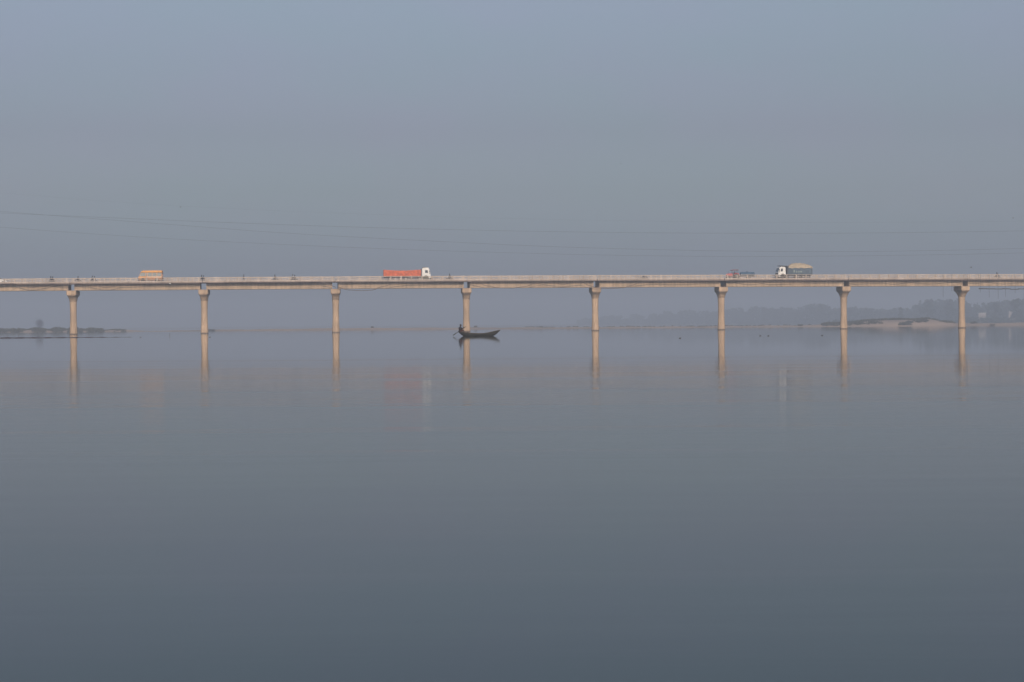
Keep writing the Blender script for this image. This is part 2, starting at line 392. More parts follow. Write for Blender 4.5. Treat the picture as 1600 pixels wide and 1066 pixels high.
for i in range(950):      # islet scrub thinning out over bare sand patches
    p = rs.uniform(-60, 172) if i < 900 else rs.uniform(172, 200)
    d = min(abs(p - (a + b) / 2) / ((b - a) / 2) for a, b in bright)
    k = min(1, d) ** 2; t = rs.uniform(1, 26) if rs.random() < k * k else rs.uniform(15, 34)
    scrub_at(sc, p, t, (rs.uniform(0.9, 1.8) if p < 165 else 0.5) * (0.45 + 0.55 * k), rs.uniform(0.7, 1.6))
for i in range(120):
    scrub_at(sc, rs.uniform(820, 1290), rs.uniform(30, 50), 0.35, 0.9, 10)
tag(sc.build('scrub_foliage', LEAF2), 'low grey brown scrub covering the dunes and the dark islet', 'scrub', kind='stuff')
for (p, t, h, w_, lab) in [
    (336, 2, 1.5, 3.0, 'dark low bush at the water just right of the second pier'),
    (584, 22, 1.0, 1.0, 'tiny dark bush alone on the sand left of the boat'),
    (1252, 12, 1.3, 2.0, 'dark bush on the sand left of the dune scrub'),
    (1523, 14, 1.5, 2.6, 'dark bush on the sand just right of the last pier'),
    (1549, 3, 0.6, 1.8, 'small bush low on the sand at the right end of the bank'),
    (1413, 2.5, 2.2, 3.0, 'large dark bush halfway down the face of the dune'),
    (845, 30, 1.0, 1.4, 'faint small bush on the thin sandbank right of the boat'),
    (742, 30, 1.0, 1.6, 'faint small bush on the sandbank above the middle of the boat')]:
    X = (p - CX) / F * (SH + t); Y = shoreY(X) - 3 + t
    b_ = thing('bush', lab, 'bush', (X, Y, land_z(X, t) - 0.1), group='bushes on the sandbank')
    mb = MB()
    for k in range(6): leaf_clump(mb, (rs.uniform(-.6, .6) * w_, rs.uniform(-.5, .5) * w_, h * rs.uniform(.35, .65)), (w_ * .45, w_ * .45, h * .38), 70, 0.16, rs)
    mb.build('foliage', LEAF2, b_)
    st_ = MB()
    for k in range(5): a = k * 1.26; st_.tube([(0, 0, 0), (math.cos(a) * w_ * .3, math.sin(a) * w_ * .3, h * .6)], [0.05, 0.02], 5)
    st_.build('stem', BARK, b_)
for i in range(90):      # undergrowth along the foot of the wood
    p = 1300 + 4 * i + rw.uniform(-2, 2); Y = 2050 + rw.uniform(-20, 20); P = px(p, (499.5 if p < 1500 else 495.5) + rw.uniform(-1.5, 1.5), Y); z0 = max(bank_z(P.x, Y), 0)
    leaf_clump(uw, (P.x, Y, (P.z + z0) / 2), (4, 4, max(1, (P.z - z0) / 2)), 60, 0.8, rw)
tag(uw.build('undergrowth_foliage', LEAF), 'dim undergrowth at the foot of the far wood', 'undergrowth', kind='stuff')
# small houses on the far bank
for (p, y0, Y, w_, h_, lab) in [(1534, 496, 2150, 7.5, 4.2, 'small pale flat roofed house in front of the hazy trees'),
                                (1583, 491, 2260, 11.0, 2.2, 'long low pale shed deep among the hazy trees')]:
    P = px(p, y0, Y); z0 = bank_z(P.x, Y) - 0.3
    base = max(P.z, z0)
    h = thing('house', lab, 'house', (P.x, Y, z0))
    MB().box(-w_ / 2, w_ / 2, -2.5, 2.5, 0, base - z0 + h_).build('wall', PLAST, h)
    MB().box(-w_ / 2 - .3, w_ / 2 + .3, -2.8, 2.8, base - z0 + h_ + .003, base - z0 + h_ + .45).build('roof', WHITE, h)
    MB().box(-.5, .5, -2.53, -2.4, base - z0 + 0.1, base - z0 + 2.0).build('door', STEEL, h)
    for dx in (-1.8, 1.8): MB().box(dx - .5, dx + .5, -2.53, -2.4, base - z0 + .9, base - z0 + 1.8).build('window', GLASSD, h)

# ------------------------------------------------------------------ the bridge
def deckY(X): return 510.43 + 0.1021 * X + 0.00056 * X * X
def slope(X): return 0.1021 + 0.00112 * X
L = 32.364; ZR = 12.75                       # span length, road level
nodes_ = {4: -11.3}
for sgn in (1, -1):
    for k in range(1, 7):
        a = nodes_[4 + sgn * (k - 1)]; b = a + sgn * L
        for _ in range(6):
            d = math.hypot(b - a, deckY(b) - deckY(a)); b = a + (b - a) * L / d
        nodes_[4 + sgn * k] = b
for k in range(1, 9): 
    X = nodes_[k]; print('pier', k, round(CX + F * X / deckY(X), 1))
bridge = thing('bridge', 'long concrete girder bridge on tall round piers crossing the river', 'bridge', (0, 0, 0))
HW = 3.4
def superellipse(hx, hy, z, n=28, e=0.35):
    r = []
    for k in range(n):
        a = 2 * math.pi * (k + 0.5) / n; c, s_ = math.cos(a), math.sin(a)
        r.append((hx * math.copysign(abs(c) ** e, c), hy * math.copysign(abs(s_) ** e, s_), z))
    return r
# pier prototype
pier0 = bpy.data.objects.new('pier', None); C.objects.link(pier0); pier0.parent = bridge
capm = MB(); cr = []
for z, hx, hy, e in ((10.74, 1.19, 2.6, .12), (9.82, 1.19, 2.6, .12), (9.55, 1.06, 2.42, .14), (9.3, .95, 1.98, .2), (9.0, .93, 1.55, .3), (8.6, .91, 1.2, .5), (8.25, .9, 1.0, .8), (8.1, .89, .93, 1.0)):
    cr.append(superellipse(hx, hy, z, 36, e))
capm.loft(cr); capm.build('pier_cap', PIER, pier0, smooth=True).data.set_sharp_from_angle(angle=R(14))
sm = MB()
prof = [(-2.5, 1.0), (0.0, .97), (0.7, .93), (1.6, .87), (2.8, .82), (4.2, .785), (5.6, .79), (6.8, .82), (7.6, .855), (8.098, .875)]
sm.loft([[(r * math.cos(2 * math.pi * k / 36), r * math.sin(2 * math.pi * k / 36), z) for k in range(36)] for z, r in prof])
sm.build('shaft', PIER, pier0, smooth=True)
bm_ = MB()
bm_.box(-1.0, 1.0, -2.3, 2.3, 10.743, 10.85)
bm_.build('bearing_plinth', FASC, pier0)
for k in range(-2, 11):
    X = nodes_[k]; o = pier0 if k == -2 else copy_tree(pier0, bridge)
    o.location = (X, deckY(X), 0); o.rotation_euler = (0, 0, math.atan(0.75 * slope(X) + 0.02))
# span prototype (x along the bridge, -y towards the camera side)
span0 = bpy.data.objects.new('span', None); C.objects.link(span0); span0.parent = bridge
G0, G1 = 0.72, L - 0.72
def girder(y):
    g = MB(); pr = [(-.17, 12.44), (.17, 12.44), (.17, 11.15), (.30, 11.0), (.30, 10.86), (-.30, 10.86), (-.30, 11.0), (-.17, 11.15)]
    g.loft([[(x, y + q[0], q[1]) for q in pr] for x in (G0 + .32, G1 - .32)])
    for a, b in ((G0, G0 + .318), (G1 - .318, G1)): g.box(a, b, y - .34, y + .34, 10.855, 12.435)
    for k in range(1, 8):                                     # web stiffeners
        x = G0 + (G1 - G0) * k / 8; g.box(x - .06, x + .06, y - .215, y + .215, 11.16, 12.43)
    for v in g.v: v.x -= (v.y + 1.8) / 3.6 * .25          # the span ends are slightly skewed
    return g
for y in (-1.8, 1.8): girder(y).build('girder', CONC, span0)
for a, b, yy in ((G0 + .03, G0 + .28, 1.455), (G1 - .28, G1 - .03, 1.455), (L / 2 - .12, L / 2 + .12, 1.58)): MB().loft([[(a + sk, y, 10.95), (b + sk, y, 10.95), (b + sk, y, 12.42), (a + sk, y, 12.42)] for y, sk in ((-yy, -(1.8 - yy) / 3.6 * .25), (yy, -(1.8 + yy) / 3.6 * .25))]).build('diaphragm', CONC, span0)
MB().box(0.02, L - 0.02, -HW, HW, 12.45, 12.75).build('deck_slab', FASC, span0)
MB().box(0.03, L - 0.03, -HW + .36, HW - .36, 12.754, 12.79).build('road_surface', ROAD, span0)
for sy in (-1, 1):
    y0, y1 = sorted((sy * (HW - .02), sy * (HW - .34)))
    MB().box(0.03, L - 0.03, y0, y1, 12.753, 13.04).build('kerb', RAIL, span0)
    r_ = MB(); ya, yb = sorted((sy * (HW - .06), sy * (HW - .24))); ym, yn = ya + .02, yb - .02
    xs_ = [0.80 + (L - 1.6) / 12 * k for k in range(13)]
    for x in xs_: r_.box(x - .15, x + .15, ya, yb, 13.043, 13.89)
    segs = [(0.05, xs_[0] - .153)] + [(a + .153, b - .153) for a, b in zip(xs_, xs_[1:])] + [(xs_[-1] + .153, L - .05)]
    for a, b in segs:
        r_.box(a, b, ym, yn, 13.69, 13.85); r_.box(a, b, ym, yn, 13.27, 13.39)
    r_.build('railing', RAIL, span0)
for k in range(-2, 10):
    X0, X1 = nodes_[k], nodes_[k + 1]; o = span0 if k == -2 else copy_tree(span0, bridge)
    o.location = (X0, deckY(X0), 0); o.rotation_euler = (0, 0, math.atan2(deckY(X1) - deckY(X0), X1 - X0))

# cables slung along the near face
def cable_pts(pts, off, step=4):
    out = []
    for (a, b), (c, d) in zip(pts, pts[1:]):
        m = max(1, int((c - a) / step))
        for i in range(m):
            f = i / m; out.append((a + (c - a) * f, b + (d - b) * (f * f * (3 - 2 * f))))
    out.append(pts[-1]); res = []
    for x, y in out:
        Y = 505
        for _ in range(4): P = px(x, y, Y); Y = deckY(P.x) - off
        res.append(px(x, y, Y))
    return res
CG = 'cables slung along the bridge face'
for pts, lab in [
    ([(-30, 445.5), (0, 444), (22, 443.6), (30, 445), (40, 448.3), (50, 449.6), (58, 448.6), (70, 445.6), (82, 443.6), (100, 445.3), (118, 444)], 'brown cable sagging once over the girder left of the first pier'),
    ([(118, 443.5), (140, 444.2), (150, 447), (165, 449.6), (176, 448.4), (188, 444.5), (230, 443.2), (300, 442.8), (325, 441.8)], 'brown cable sagging over the girder between the first pier and the minibus'),
    ([(325, 442.4), (380, 441.4), (440, 441.3), (500, 440.6), (512, 444), (525, 449)], 'dark cable under the slab edge between second and third piers'),
    ([(527, 449), (545, 453.3), (565, 454.4), (580, 453.6), (600, 447.5), (615, 443.5), (640, 441), (690, 440), (728, 440)], 'brown cable looping below the girder right of the third pier, under the red truck'),
    ([(732, 440.3), (748, 443), (762, 447), (778, 450), (800, 450.3), (820, 448), (836, 443.2), (850, 440), (862, 441.6), (878, 444.4), (900, 442), (910, 441)], 'brown cable with two sags right of the pier behind the boat'),
    ([(910, 441), (920, 446.5), (935, 450.5), (955, 451), (974, 449.8), (986, 446.5), (1000, 441.5), (1020, 439.6), (1060, 440.4), (1100, 438.9), (1127, 438.8)], 'brown cable dipping under the girder right of the middle pier'),
    ([(1127, 438.6), (1150, 438.2), (1175, 440.6), (1195, 438.4), (1203, 440.6), (1240, 439.2), (1300, 438.3), (1318, 438)], 'dark cable under the slab edge below tractor and dump truck'),
    ([(1318, 438.5), (1340, 439.8), (1380, 438.3), (1400, 439.6), (1425, 437.5), (1455, 439.5), (1490, 437.5)], 'dark cable along the slab edge left of the last pier'),
    ([(1490, 437.4), (1520, 439), (1548, 437.4), (1570, 439.6), (1600, 437.8), (1640, 438.8)], 'pale brown cable along the slab edge right of the last pier')]:
    tag(MB().tube(cable_pts(pts, HW + .12), 0.075, 6).build('utility_cable', CABLE), lab, 'cable', CG)
tag(MB().box(-.13, .13, -.1, .1, -.12, .12).box(-.05, .05, .1, .16, -.2, .05).build('junction_box', WHITE, loc=cable_pts([(265.7, 443), (266, 443)], HW + .18)[0]), 'small white box fixed under the slab edge right of the minibus', 'junction box')

# hanging work scaffold at the far right
P0 = cable_pts([(1530, 451.8), (1531, 451.8)], HW + .7)[0]; P1 = cable_pts([(1640, 452.0), (1641, 452)], HW + .7)[0]
sca = thing('hanging_scaffold', 'dark work platform on thin rods hung under the girder near the right end', 'scaffold', (0, 0, 0))
pf = MB(); nseg = 9; rsx = random.Random(2)
for k in range(nseg):
    a = P0.lerp(P1, k / nseg); b = P0.lerp(P1, (k + .96) / nseg); dz = rsx.uniform(-.06, .06)
    pf.loft([[(q.x, q.y + dy, q.z + dz + dzz) for dy, dzz in ((-.45, -.09), (.45, -.09), (.45, .08 + rsx.uniform(0, .14)), (-.45, .08 + rsx.uniform(0, .1)))] for q in (a, b)])
pf.build('platform', STEEL, sca)
for i, (x, yt, yb) in enumerate([(1473.5, 428, 464.5), (1487, 428, 455), (1532, 428, 457), (1545.5, 428, 465), (1559.5, 426, 467), (1571, 440, 464), (1586, 429, 458), (1600, 429, 466)]):
    t_ = cable_pts([(x, yt), (x + 1, yt)], HW + .25)[0]; b_ = cable_pts([(x, yb), (x + 1, yb)], HW + .25)[0]; b_.x = t_.x; b_.y = t_.y
    MB().tube([t_, b_], 0.028, 6).build('rod', STEEL, sca)

P = px(265, 525.2, 345)
tag(MB().tube([(0, 0, -.6), (.02, 0, .1), (.05, 0, .52)], [.03, .028, .018], 6).build('mooring_stake', WOOD, loc=(P.x, 345, 0)), 'thin wooden stake standing alone in the water, right of the minibus reflection', 'stake')
# ------------------------------------------------------------------ vehicles
def lane(p, y, far):
    """point on the road seen at photo column p"""
    off = 1.55 if far else -1.55; Y = 505
    for _ in range(5): P = px(p, y, Y); Y = deckY(P.x) + off
    return Vector((P.x, Y, ZR + .04))
def wheels(t, lst, r, w, rim=RIM):
    for x, y in lst:
        o = MB().wheel(x, y, r, r, w).build('wheel', RUBBER, t, smooth=True)
        MB().disc(x, y - w * .3, y + w * .3, r, r * .605).disc(x, y - w * .42, y + w * .42, r, r * .2).build('rim', rim, o)

def minibus():
    t = thing('minibus', 'small orange yellow school minibus heading left on the bridge', 'minibus')
    Lb = 5.8; hx = Lb / 2; hw = 1.0
    lo = [(-hx, .42), (hx - .1, .42), (hx, .6), (hx, 1.2), (hx - .12, 1.38), (-hx, 1.38)]
    MB().prism(lo, -hw, hw, .05).build('body', YEL2, t)
    for y in (-hw, hw): MB().box(-hx + .05, hx - 2.0, y - .012, y + .012, 1.2, 1.37).build('stripe', PALE, t)
    for y in (-hw, hw): MB().box(hx - 1.75, hx - .1, y - .014, y + .014, .98, 1.34).build('front_stripe', YEL, t)
    MB().prism([(-hx, 2.32), (hx - .55, 2.32), (hx - .62, 2.52), (hx - 1.1, 2.82), (-hx + .1, 2.82), (-hx, 2.7)], -hw, hw, .06).build('roof', YEL, t)
    pm = MB()
    for x in (-hx + .06, -hx + 1.2, -hx + 2.35, -hx + 3.5, hx - 1.85):
        for y in (-hw + .03, hw - .09): pm.box(x, x + .1, y, y + .06, 1.383, 2.317)
    for y in (-hw + .03, hw - .09): pm.prism([(hx - .12, 1.383), (hx - .2, 1.383), (hx - .66, 2.317), (hx - .56, 2.317)], y, y + .06)
    pm.build('window_pillar', YEL2, t)
    for a, b in ((-hx + .17, -hx + 1.19), (-hx + 1.31, -hx + 2.34), (-hx + 2.46, -hx + 3.49), (-hx + 3.62, hx - 1.87)):
        for y in (-hw + .05, hw - .06): MB().box(a, b, y, y + .01, 1.43, 2.28).build('window', PANE, t)
    for y in (-hw + .05, hw - .06): MB().prism([(hx - 1.72, 1.43), (hx - .26, 1.43), (hx - .67, 2.28), (hx - 1.72, 2.28)], y, y + .01).build('cab_window', PANE, t)
    MB().add([(hx - .14, -hw + .1, 1.4), (hx - .14, hw - .1, 1.4), (hx - .58, hw - .1, 2.3), (hx - .58, -hw + .1, 2.3)], [(0, 1, 2, 3)]).build('windscreen', PANE, t)
    s = MB()
    for k in range(4): s.box(-hx + .5 + k * .95, -hx + .6 + k * .95, -.85, .85, 1.0, 1.75)
    s.build('seat', CLOTH['grey'], t)
    for x in (-1.65, 1.75):
        for y in (-hw, hw): MB().disc(x, y - .016, y + .016, .44, .50, 22).build('wheel_arch', RUBBER, t)
    wheels(t, [(-1.65, -.93), (-1.65, .93), (1.75, -.93), (1.75, .93)], .38, .2)
    for y in (-.7, .7): MB().disc(0, -.12, .12, 0, .1).build('headlight', WHITE, t, loc=(hx - .06, y, .85))
    MB().box(-hx - .06, -hx + .1, -.98, .98, .38, .55).box(hx - .06, hx + .08, -.98, .98, .38, .55).build('bumper', STEEL, t)
    MB().tube([(hx - .7, -.8, 2.6), (hx - .75, -.8, 3.1)], .02, 5).build('aerial', STEEL, t)
    return t

def truck_cab(t, xf, cm, H=3.25, length=2.1, hw=1.22):
    """cab whose front stands at x = xf"""
    xb = xf - length
    p = [(xb, .95), (xb, H - .25), (xb + .25, H - .05), (xf - .75, H), (xf - .35, H - .25), (xf - .05, 1.75), (xf, 1.2), (xf, .5), (xf - .45, .5), (xf - .55, .95)]
    c = MB().prism(p, -hw, hw, .05).build('cab', cm, t, smooth=False)
    for y in (-hw, hw):
        MB().prism([(xb + .75, 1.9), (xf - .62, 1.9), (xf - .72, 2.6), (xb + .75, 2.6)], y - .012, y + .012).build('side_window', GLASSD, c)
        MB().prism([(xf - .30, 1.55), (xf - .22, 1.55), (xf - .22, 2.45), (xf - .36, 2.45)], y * 1.03 - .06, y * 1.03 + .06).build('mirror', STEEL, c)
    MB().add([(xf - .06 + .02, -hw + .12, 1.8), (xf - .06 + .02, hw - .12, 1.8), (xf - .33, hw - .14, H - .32), (xf - .33, -hw + .14, H - .32)], [(0, 1, 2, 3)]).build('windscreen', GLASSD, c)
    MB().box(xf - .1, xf + .14, -hw, hw, .38, .8).build('bumper', STEEL, c)
    for y in (-.95, .95): MB().disc(0, -.12, .12, 0, .1).build('headlight', WHITE, c, loc=(xf + .05, y, .95))
    return c
def ribs(m, x0, x1, y, z0, z1, n):
    for k in range(n + 1):
        x = x0 + (x1 - x0) * k / n; m.box(x - .045, x + .045, y - .05, y + .05, z0, z1)

def red_truck():
    t = thing('tipper_truck', 'long red sided tipper truck with white cab heading right on the bridge', 'truck')
    hx = 5.9
    MB().box(-hx + .2, hx - .6, -.45, .45, .75, 1.02).build('chassis', STEEL, t)
    b = MB(); x0, x1, z0 = -hx + .15, hx - 2.35, 1.1
    n = 18
    for y in (-1.22, 1.16):
        top = [(x0 + (x1 - x0) * k / n, 2.72 - .22 * math.sin(math.pi * k / n) ** 1.3 + .02 * math.sin(k * 2.1)) for k in range(n + 1)]
        b.loft([[(x, y, z0), (x, y + .06, z0), (x, y + .06, z), (x, y, z)] for x, z in top])
        yy = y + (0 if y < 0 else .06); ribs(b, x0 + .1, x1 - .1, yy, z0 + .05, 2.45, 9)
        b.box(x0, x1, yy - .04, yy + .04, z0 - .06, z0 + .08)
        b.box(x0, x1, yy - .028, yy + .028, 1.72, 1.78)
    b.box(x0, x1, -1.16, 1.16, z0, z0 + .08)
    b.build('load_bed', REDB, t)
    MB().box(x1 + .003, x1 + .1, -1.2, 1.2, z0, 2.85).build('headboard', STEEL, t)
    MB().box(x0 - .1, x0 - .003, -1.2, 1.2, z0, 2.7).build('tailgate', STEEL, t)
    s = MB(); nx_, ny_ = 16, 6
    s.add([(x0 + .02 + (x1 - x0 - .04) * i / nx_, -1.14 + 2.28 * j / ny_, 2.35 + .22 * math.sin(math.pi * j / ny_) + .06 * math.sin(i * 1.9)) for j in range(ny_ + 1) for i in range(nx_ + 1)],
          [(j * (nx_ + 1) + i, j * (nx_ + 1) + i + 1, (j + 1) * (nx_ + 1) + i + 1, (j + 1) * (nx_ + 1) + i) for j in range(ny_) for i in range(nx_)])
    s.build('sand_load', SAND, t, smooth=True)
    c = truck_cab(t, hx, WHITE)
    MB().prism([(hx - 2.05, 3.19), (hx - .7, 3.26), (hx - .55, 3.36), (hx - 1.9, 3.36)], -1.2, 1.2).build('roof_visor', STEEL, c)
    MB().prism([(hx - 2.3, 3.0), (hx - 1.6, 3.05), (hx - 1.6, 2.9), (hx - 2.3, 2.85)], -1.1, 1.1).build('intake', STEEL, t)
    for y in (-1.2, 1.2): MB().disc(hx - 1.15, y - .04, y + .04, .62, .68, 22).build('wheel_arch', CLOTH['olive'], t)
    wheels(t, [(x, y) for x in (hx - 1.15, hx - 2.7, -.2, -1.5, -2.8, -4.1) for y in (-1.05, 1.05)], .5, .3)
    s = MB()
    for y in (-1.15, 1.15): s.box(-.1 + .6, 2.4, y - .03, y + .03, .5, .98)
    s.build('side_guard', STEEL, t)
    return t

def dump_truck():
    t = thing('dump_truck', 'slate blue dump truck under a domed cream tarpaulin heading left on the bridge', 'truck')
    hx = 4.5
    MB().box(-hx + .2, hx - .6, -.45, .45, .75, 1.02).build('chassis', STEEL, t)
    x0, x1, z0, z1 = -hx + .05, hx - 2.7, 1.1, 2.86
    b = MB()
    b.prism([(x0 + .1, z0), (x1 + .12, z0), (x1 - .1, z1), (x0, z1)], -1.2, -1.12); b.prism([(x0 + .1, z0), (x1 + .12, z0), (x1 - .1, z1), (x0, z1)], 1.12, 1.2)
    b.box(x0, x1, -1.12, 1.12, z0, z0 + .08); b.box(x0 - .06, x0 + .03, -1.12, 1.12, z0, z1)
    for y in (-1.2, 1.2):
        ribs(b, x0 + .15, x1 - .1, y, z0 + .1, z1 - .1, 8); b.box(x0 + .05, x1 + .05, y - .06, y + .06, z0 + .02, z0 + .16)
    b.build('load_bed', SLATE, t)
    s = MB()
    for y in (-1.265, 1.265):
        for k, (x, z, r) in enumerate([(.35, 1.9, .16), (-.3, 1.75, .11), (-.75, 1.75, .11), (-1.2, 1.75, .11), (-1.6, 1.75, .1)]):
            s.box(x - r, x + r, y - .006, y + .006, z - r * 1.5, z + r * 1.8)
    s.build('painted_marks', mat('pale lettering paint', (0.30, 0.36, 0.33), 0.7, 0.2, 3), t)
    # slanted headboard with a canopy over the cab
    h = MB()
    h.prism([(x1 + .14, .95), (x1 + .55, .95), (x1 + .42, 1.6), (x1 + .18, 3.0), (x1 + .5, 3.14), (x1 + 2.15, 3.28), (x1 + 2.2, 3.38), (x1 + .4, 3.30), (x1 - .1, 3.05), (x1 - .08, 2.9)], -1.2, 1.2)
    h.build('headboard', STEEL, t)
    c = truck_cab(t, hx, WHITE, 3.08, 1.95)
    for y in (-1.2, 1.2): MB().disc(hx - 1.25, y - .04, y + .04, .62, .70, 22).build('wheel_arch', RUBBER, t)
    MB().box(hx - .04, hx + .03, -1.15, 1.15, .85, 1.5).build('front_grille', STEEL, c)
    # domed tarpaulin
    m = MB(); nx_, ny_ = 22, 10; v = []
    for j in range(ny_ + 1):
        for i in range(nx_ + 1):
            u = i / nx_; q = j / ny_; X = x0 - .12 + (x1 + .2 - x0) * u
            dome = max(0, math.sin(math.pi * q)) ** .6 * (max(0, math.sin(math.pi * min(1, u * 1.02 + .02))) ** .42)
            asym = .75 + .35 * u
            z = 2.93 + 1.2 * dome * asym * (1 - .05 * math.sin(i * 1.7)) - (.22 + .06 * math.sin(i * 1.1) if j in (0, ny_) else 0)
            v.append((X, -1.27 + 2.54 * q, z))
    m.add(v, [(j * (nx_ + 1) + i, j * (nx_ + 1) + i + 1, (j + 1) * (nx_ + 1) + i + 1, (j + 1) * (nx_ + 1) + i) for j in range(ny_) for i in range(nx_)])
    m.build('tarpaulin', TARP, t, smooth=True)
    wheels(t, [(x, y) for x in (hx - 1.25, -.8, -2.1, -3.4) for y in (-1.05, 1.05)], .5, .3)
    return t

def tractor():
    t = thing('tractor', 'small red farm tractor with a canopy pulling a blue tank on the bridge', 'tractor')
    MB().prism([(.2, .75), (1.75, .75), (1.8, 1.1), (1.7, 1.33), (.3, 1.42), (.2, 1.35)], -.33, .33, .05).build('bonnet', TRED, t)
    MB().box(-1.1, 1.7, -.22, .22, .5, .78).build('frame', STEEL, t)
    s = MB()
    for y in (-.72, .72): s.prism([(-1.35, 1.0), (-1.2, 1.42), (-.5, 1.5), (-.1, 1.2), (-.1, 1.1), (-.55, 1.4), (-1.12, 1.33), (-1.27, .95)], y - .18, y + .18)
    s.build('mudguard', TRED, t)
    wheels(t, [(-.75, -.72), (-.75, .72)], .66, .34); wheels(t, [(1.35, -.55), (1.35, .55)], .38, .2)
    MB().box(-.8, -.35, -.25, .25, 1.05, 1.15).box(-.88, -.8, -.25, .25, 1.05, 1.5).build('seat', CLOTH['black'], t)
    MB().tube([(.25, 0, 1.3), (-.1, 0, 1.62)], .03, 6).wheel(-.12, 0, 1.62, .2, .04).build('steering_wheel', STEEL, t)
    s = MB()
    for x in (-1.1, .25):
        for y in (-.55, .55): s.tube([(x, y, 1.1), (x, y, 2.2)], .03, 6)
    s.build('canopy_post', STEEL, t)
    MB().prism([(-1.25, 2.2), (.55, 2.2), (.62, 2.26), (.3, 2.36), (-1.1, 2.38), (-1.3, 2.28)], -.68, .68, .04).build('canopy', mat('faded red canopy', (0.30, 0.10, 0.09), 0.8, 0.4, 5), t)
    MB().tube([(1.2, -.2, 1.35), (1.2, -.2, 1.95)], .035, 6).build('exhaust_pipe', STEEL, t)
    MB().disc(1.79, -.14, .14, 1.08, .08).build('headlight', WHITE, t)
    return t
def tank_trailer():
    t = thing('tank_trailer', 'long blue rounded water tank on a two wheeled trailer behind the tractor', 'trailer')
    n = 24; rg = []
    for x, r in ((-1.86, .25), (-1.8, .42), (-1.6, .52), (1.6, .52), (1.8, .42), (1.86, .25)):
        rg.append([(x, 1.25 * r * math.cos(2 * math.pi * k / n), 1.28 + r * math.sin(2 * math.pi * k / n)) for k in range(n)])
    MB().loft(rg).build('tank', BLUE, t, smooth=True)
    MB().tube([(0, 0, 1.78), (0, 0, 1.9)], .25, 14).build('hatch', BLUE, t)
    m = MB().box(-1.9, 1.9, -.5, .5, .62, .76); m.tube([(1.9, 0, .68), (2.8, 0, .6)], .05, 6)
    m.build('frame', STEEL, t)
    wheels(t, [(-.3, -.72), (-.3, .72)], .42, .22)
    return t
def car():
    t = thing('car', 'white saloon car cut by the left edge of the bridge', 'car')
    MB().prism([(-2.1, .3), (-2.12, .75), (-1.95, .95), (-1.3, 1.0), (1.0, .95), (1.9, .82), (2.1, .65), (2.12, .32)], -.82, .82, .06).build('body', WHITE, t)
    MB().prism([(-1.55, .98), (-.95, 1.36), (.35, 1.38), (1.05, .96)], -.68, .68, .06).build('window', GLASSD, t)
    MB().prism([(-1.0, 1.362), (-.9, 1.42), (.3, 1.43), (.42, 1.375)], -.64, .64, .03).build('roof', WHITE, t)
    wheels(t, [(x, y) for x in (-1.3, 1.3) for y in (-.75, .75)], .3, .2)
    for y in (-.6, .6): MB().ell((2.05, y, .66), (.1, .16, .08)).build('headlight', PALE, t)
    return t

def figure(name, label, cat, loc, rz, J, clothes, hair=HAIR, group=None, extra=None, scale=1.0):
    """one continuous skinned body from joints J {name: (x,y,z,r)}; clothing and hair as children"""
    E = [('pelvis', 'waist'), ('waist', 'chest'), ('chest', 'neck'), ('neck', 'head0'), ('head0', 'head1'), ('head1', 'head2')]
    for s in 'lr': E += [('chest', s + 'sho'), (s + 'sho', s + 'elb'), (s + 'elb', s + 'wri'), (s + 'wri', s + 'pal'), ('pelvis', s + 'hip'), (s + 'hip', s + 'kne'), (s + 'kne', s + 'ank'), (s + 'ank', s + 'toe')]
    J = dict(J)
    if extra: E += extra(J)
    def mk(nm, names, edges, grow, m, par=None, sub=1):
        idx = {k: i for i, k in enumerate(names)}
        me = bpy.data.meshes.new(nm); bm = bmesh.new(); lay = bm.verts.layers.skin.verify()
        vs = []
        for k in names:
            v = bm.verts.new(J[k][:3]); v[lay].radius = (J[k][3] + grow, J[k][3] + grow); vs.append(v)
            v[lay].use_root = (k == names[0])
        for a, b in edges: bm.edges.new((vs[idx[a]], vs[idx[b]]))
        bm.to_mesh(me); bm.free(); me.materials.append(m)
        o = bpy.data.objects.new(nm, me); C.objects.link(o)
        if par: o.parent = par
        sk = o.modifiers.new('skin', 'SKIN'); sk.use_smooth_shade = True
        su = o.modifiers.new('sub', 'SUBSURF'); su.levels = su.render_levels = sub
        return o
    names = list(dict.fromkeys(x for e in E for x in e))
    p = mk(name, names, E, 0, SKIN, None, 2 if extra else 1)
    p.location = loc; p.rotation_euler = (0, 0, rz); p.scale = (scale,) * 3
    tag(p, label, cat, group)
    E0 = [e for e in E if all(len(x) == 4 or x in ('pelvis', 'waist', 'chest', 'neck') for x in e)]
    up = [('waist', 'chest'), ('pelvis', 'waist')] + [('chest', s + 'sho') for s in 'lr'] + [(s + 'sho', s + 'elb') for s in 'lr']
    if clothes.get('long'): up += [(s + 'elb', s + 'wri') for s in 'lr']
    mk('shirt', list(dict.fromkeys(x for e in up for x in e)), up, .018, clothes['shirt'], p)
    lo = [('pelvis', s + 'hip') for s in 'lr'] + [(s + 'hip', s + 'kne') for s in 'lr']
    if clothes.get('full', True): lo += [(s + 'kne', s + 'ank') for s in 'lr']
    mk('trousers', list(dict.fromkeys(x for e in lo for x in e)), lo, .02, clothes['legs'], p)
    h1, h2 = Vector(J['head1'][:3]), Vector(J['head2'][:3]); c = h1.lerp(h2, .6) + Vector((-.018, 0, .012))
    MB().ell(c, (.135, .12, .125) if clothes.get('helmet') else (.12, .11, .11), 14, 10).build('helmet' if clothes.get('helmet') else 'hair', clothes.get('helmet') or hair, p, smooth=True)
    return p
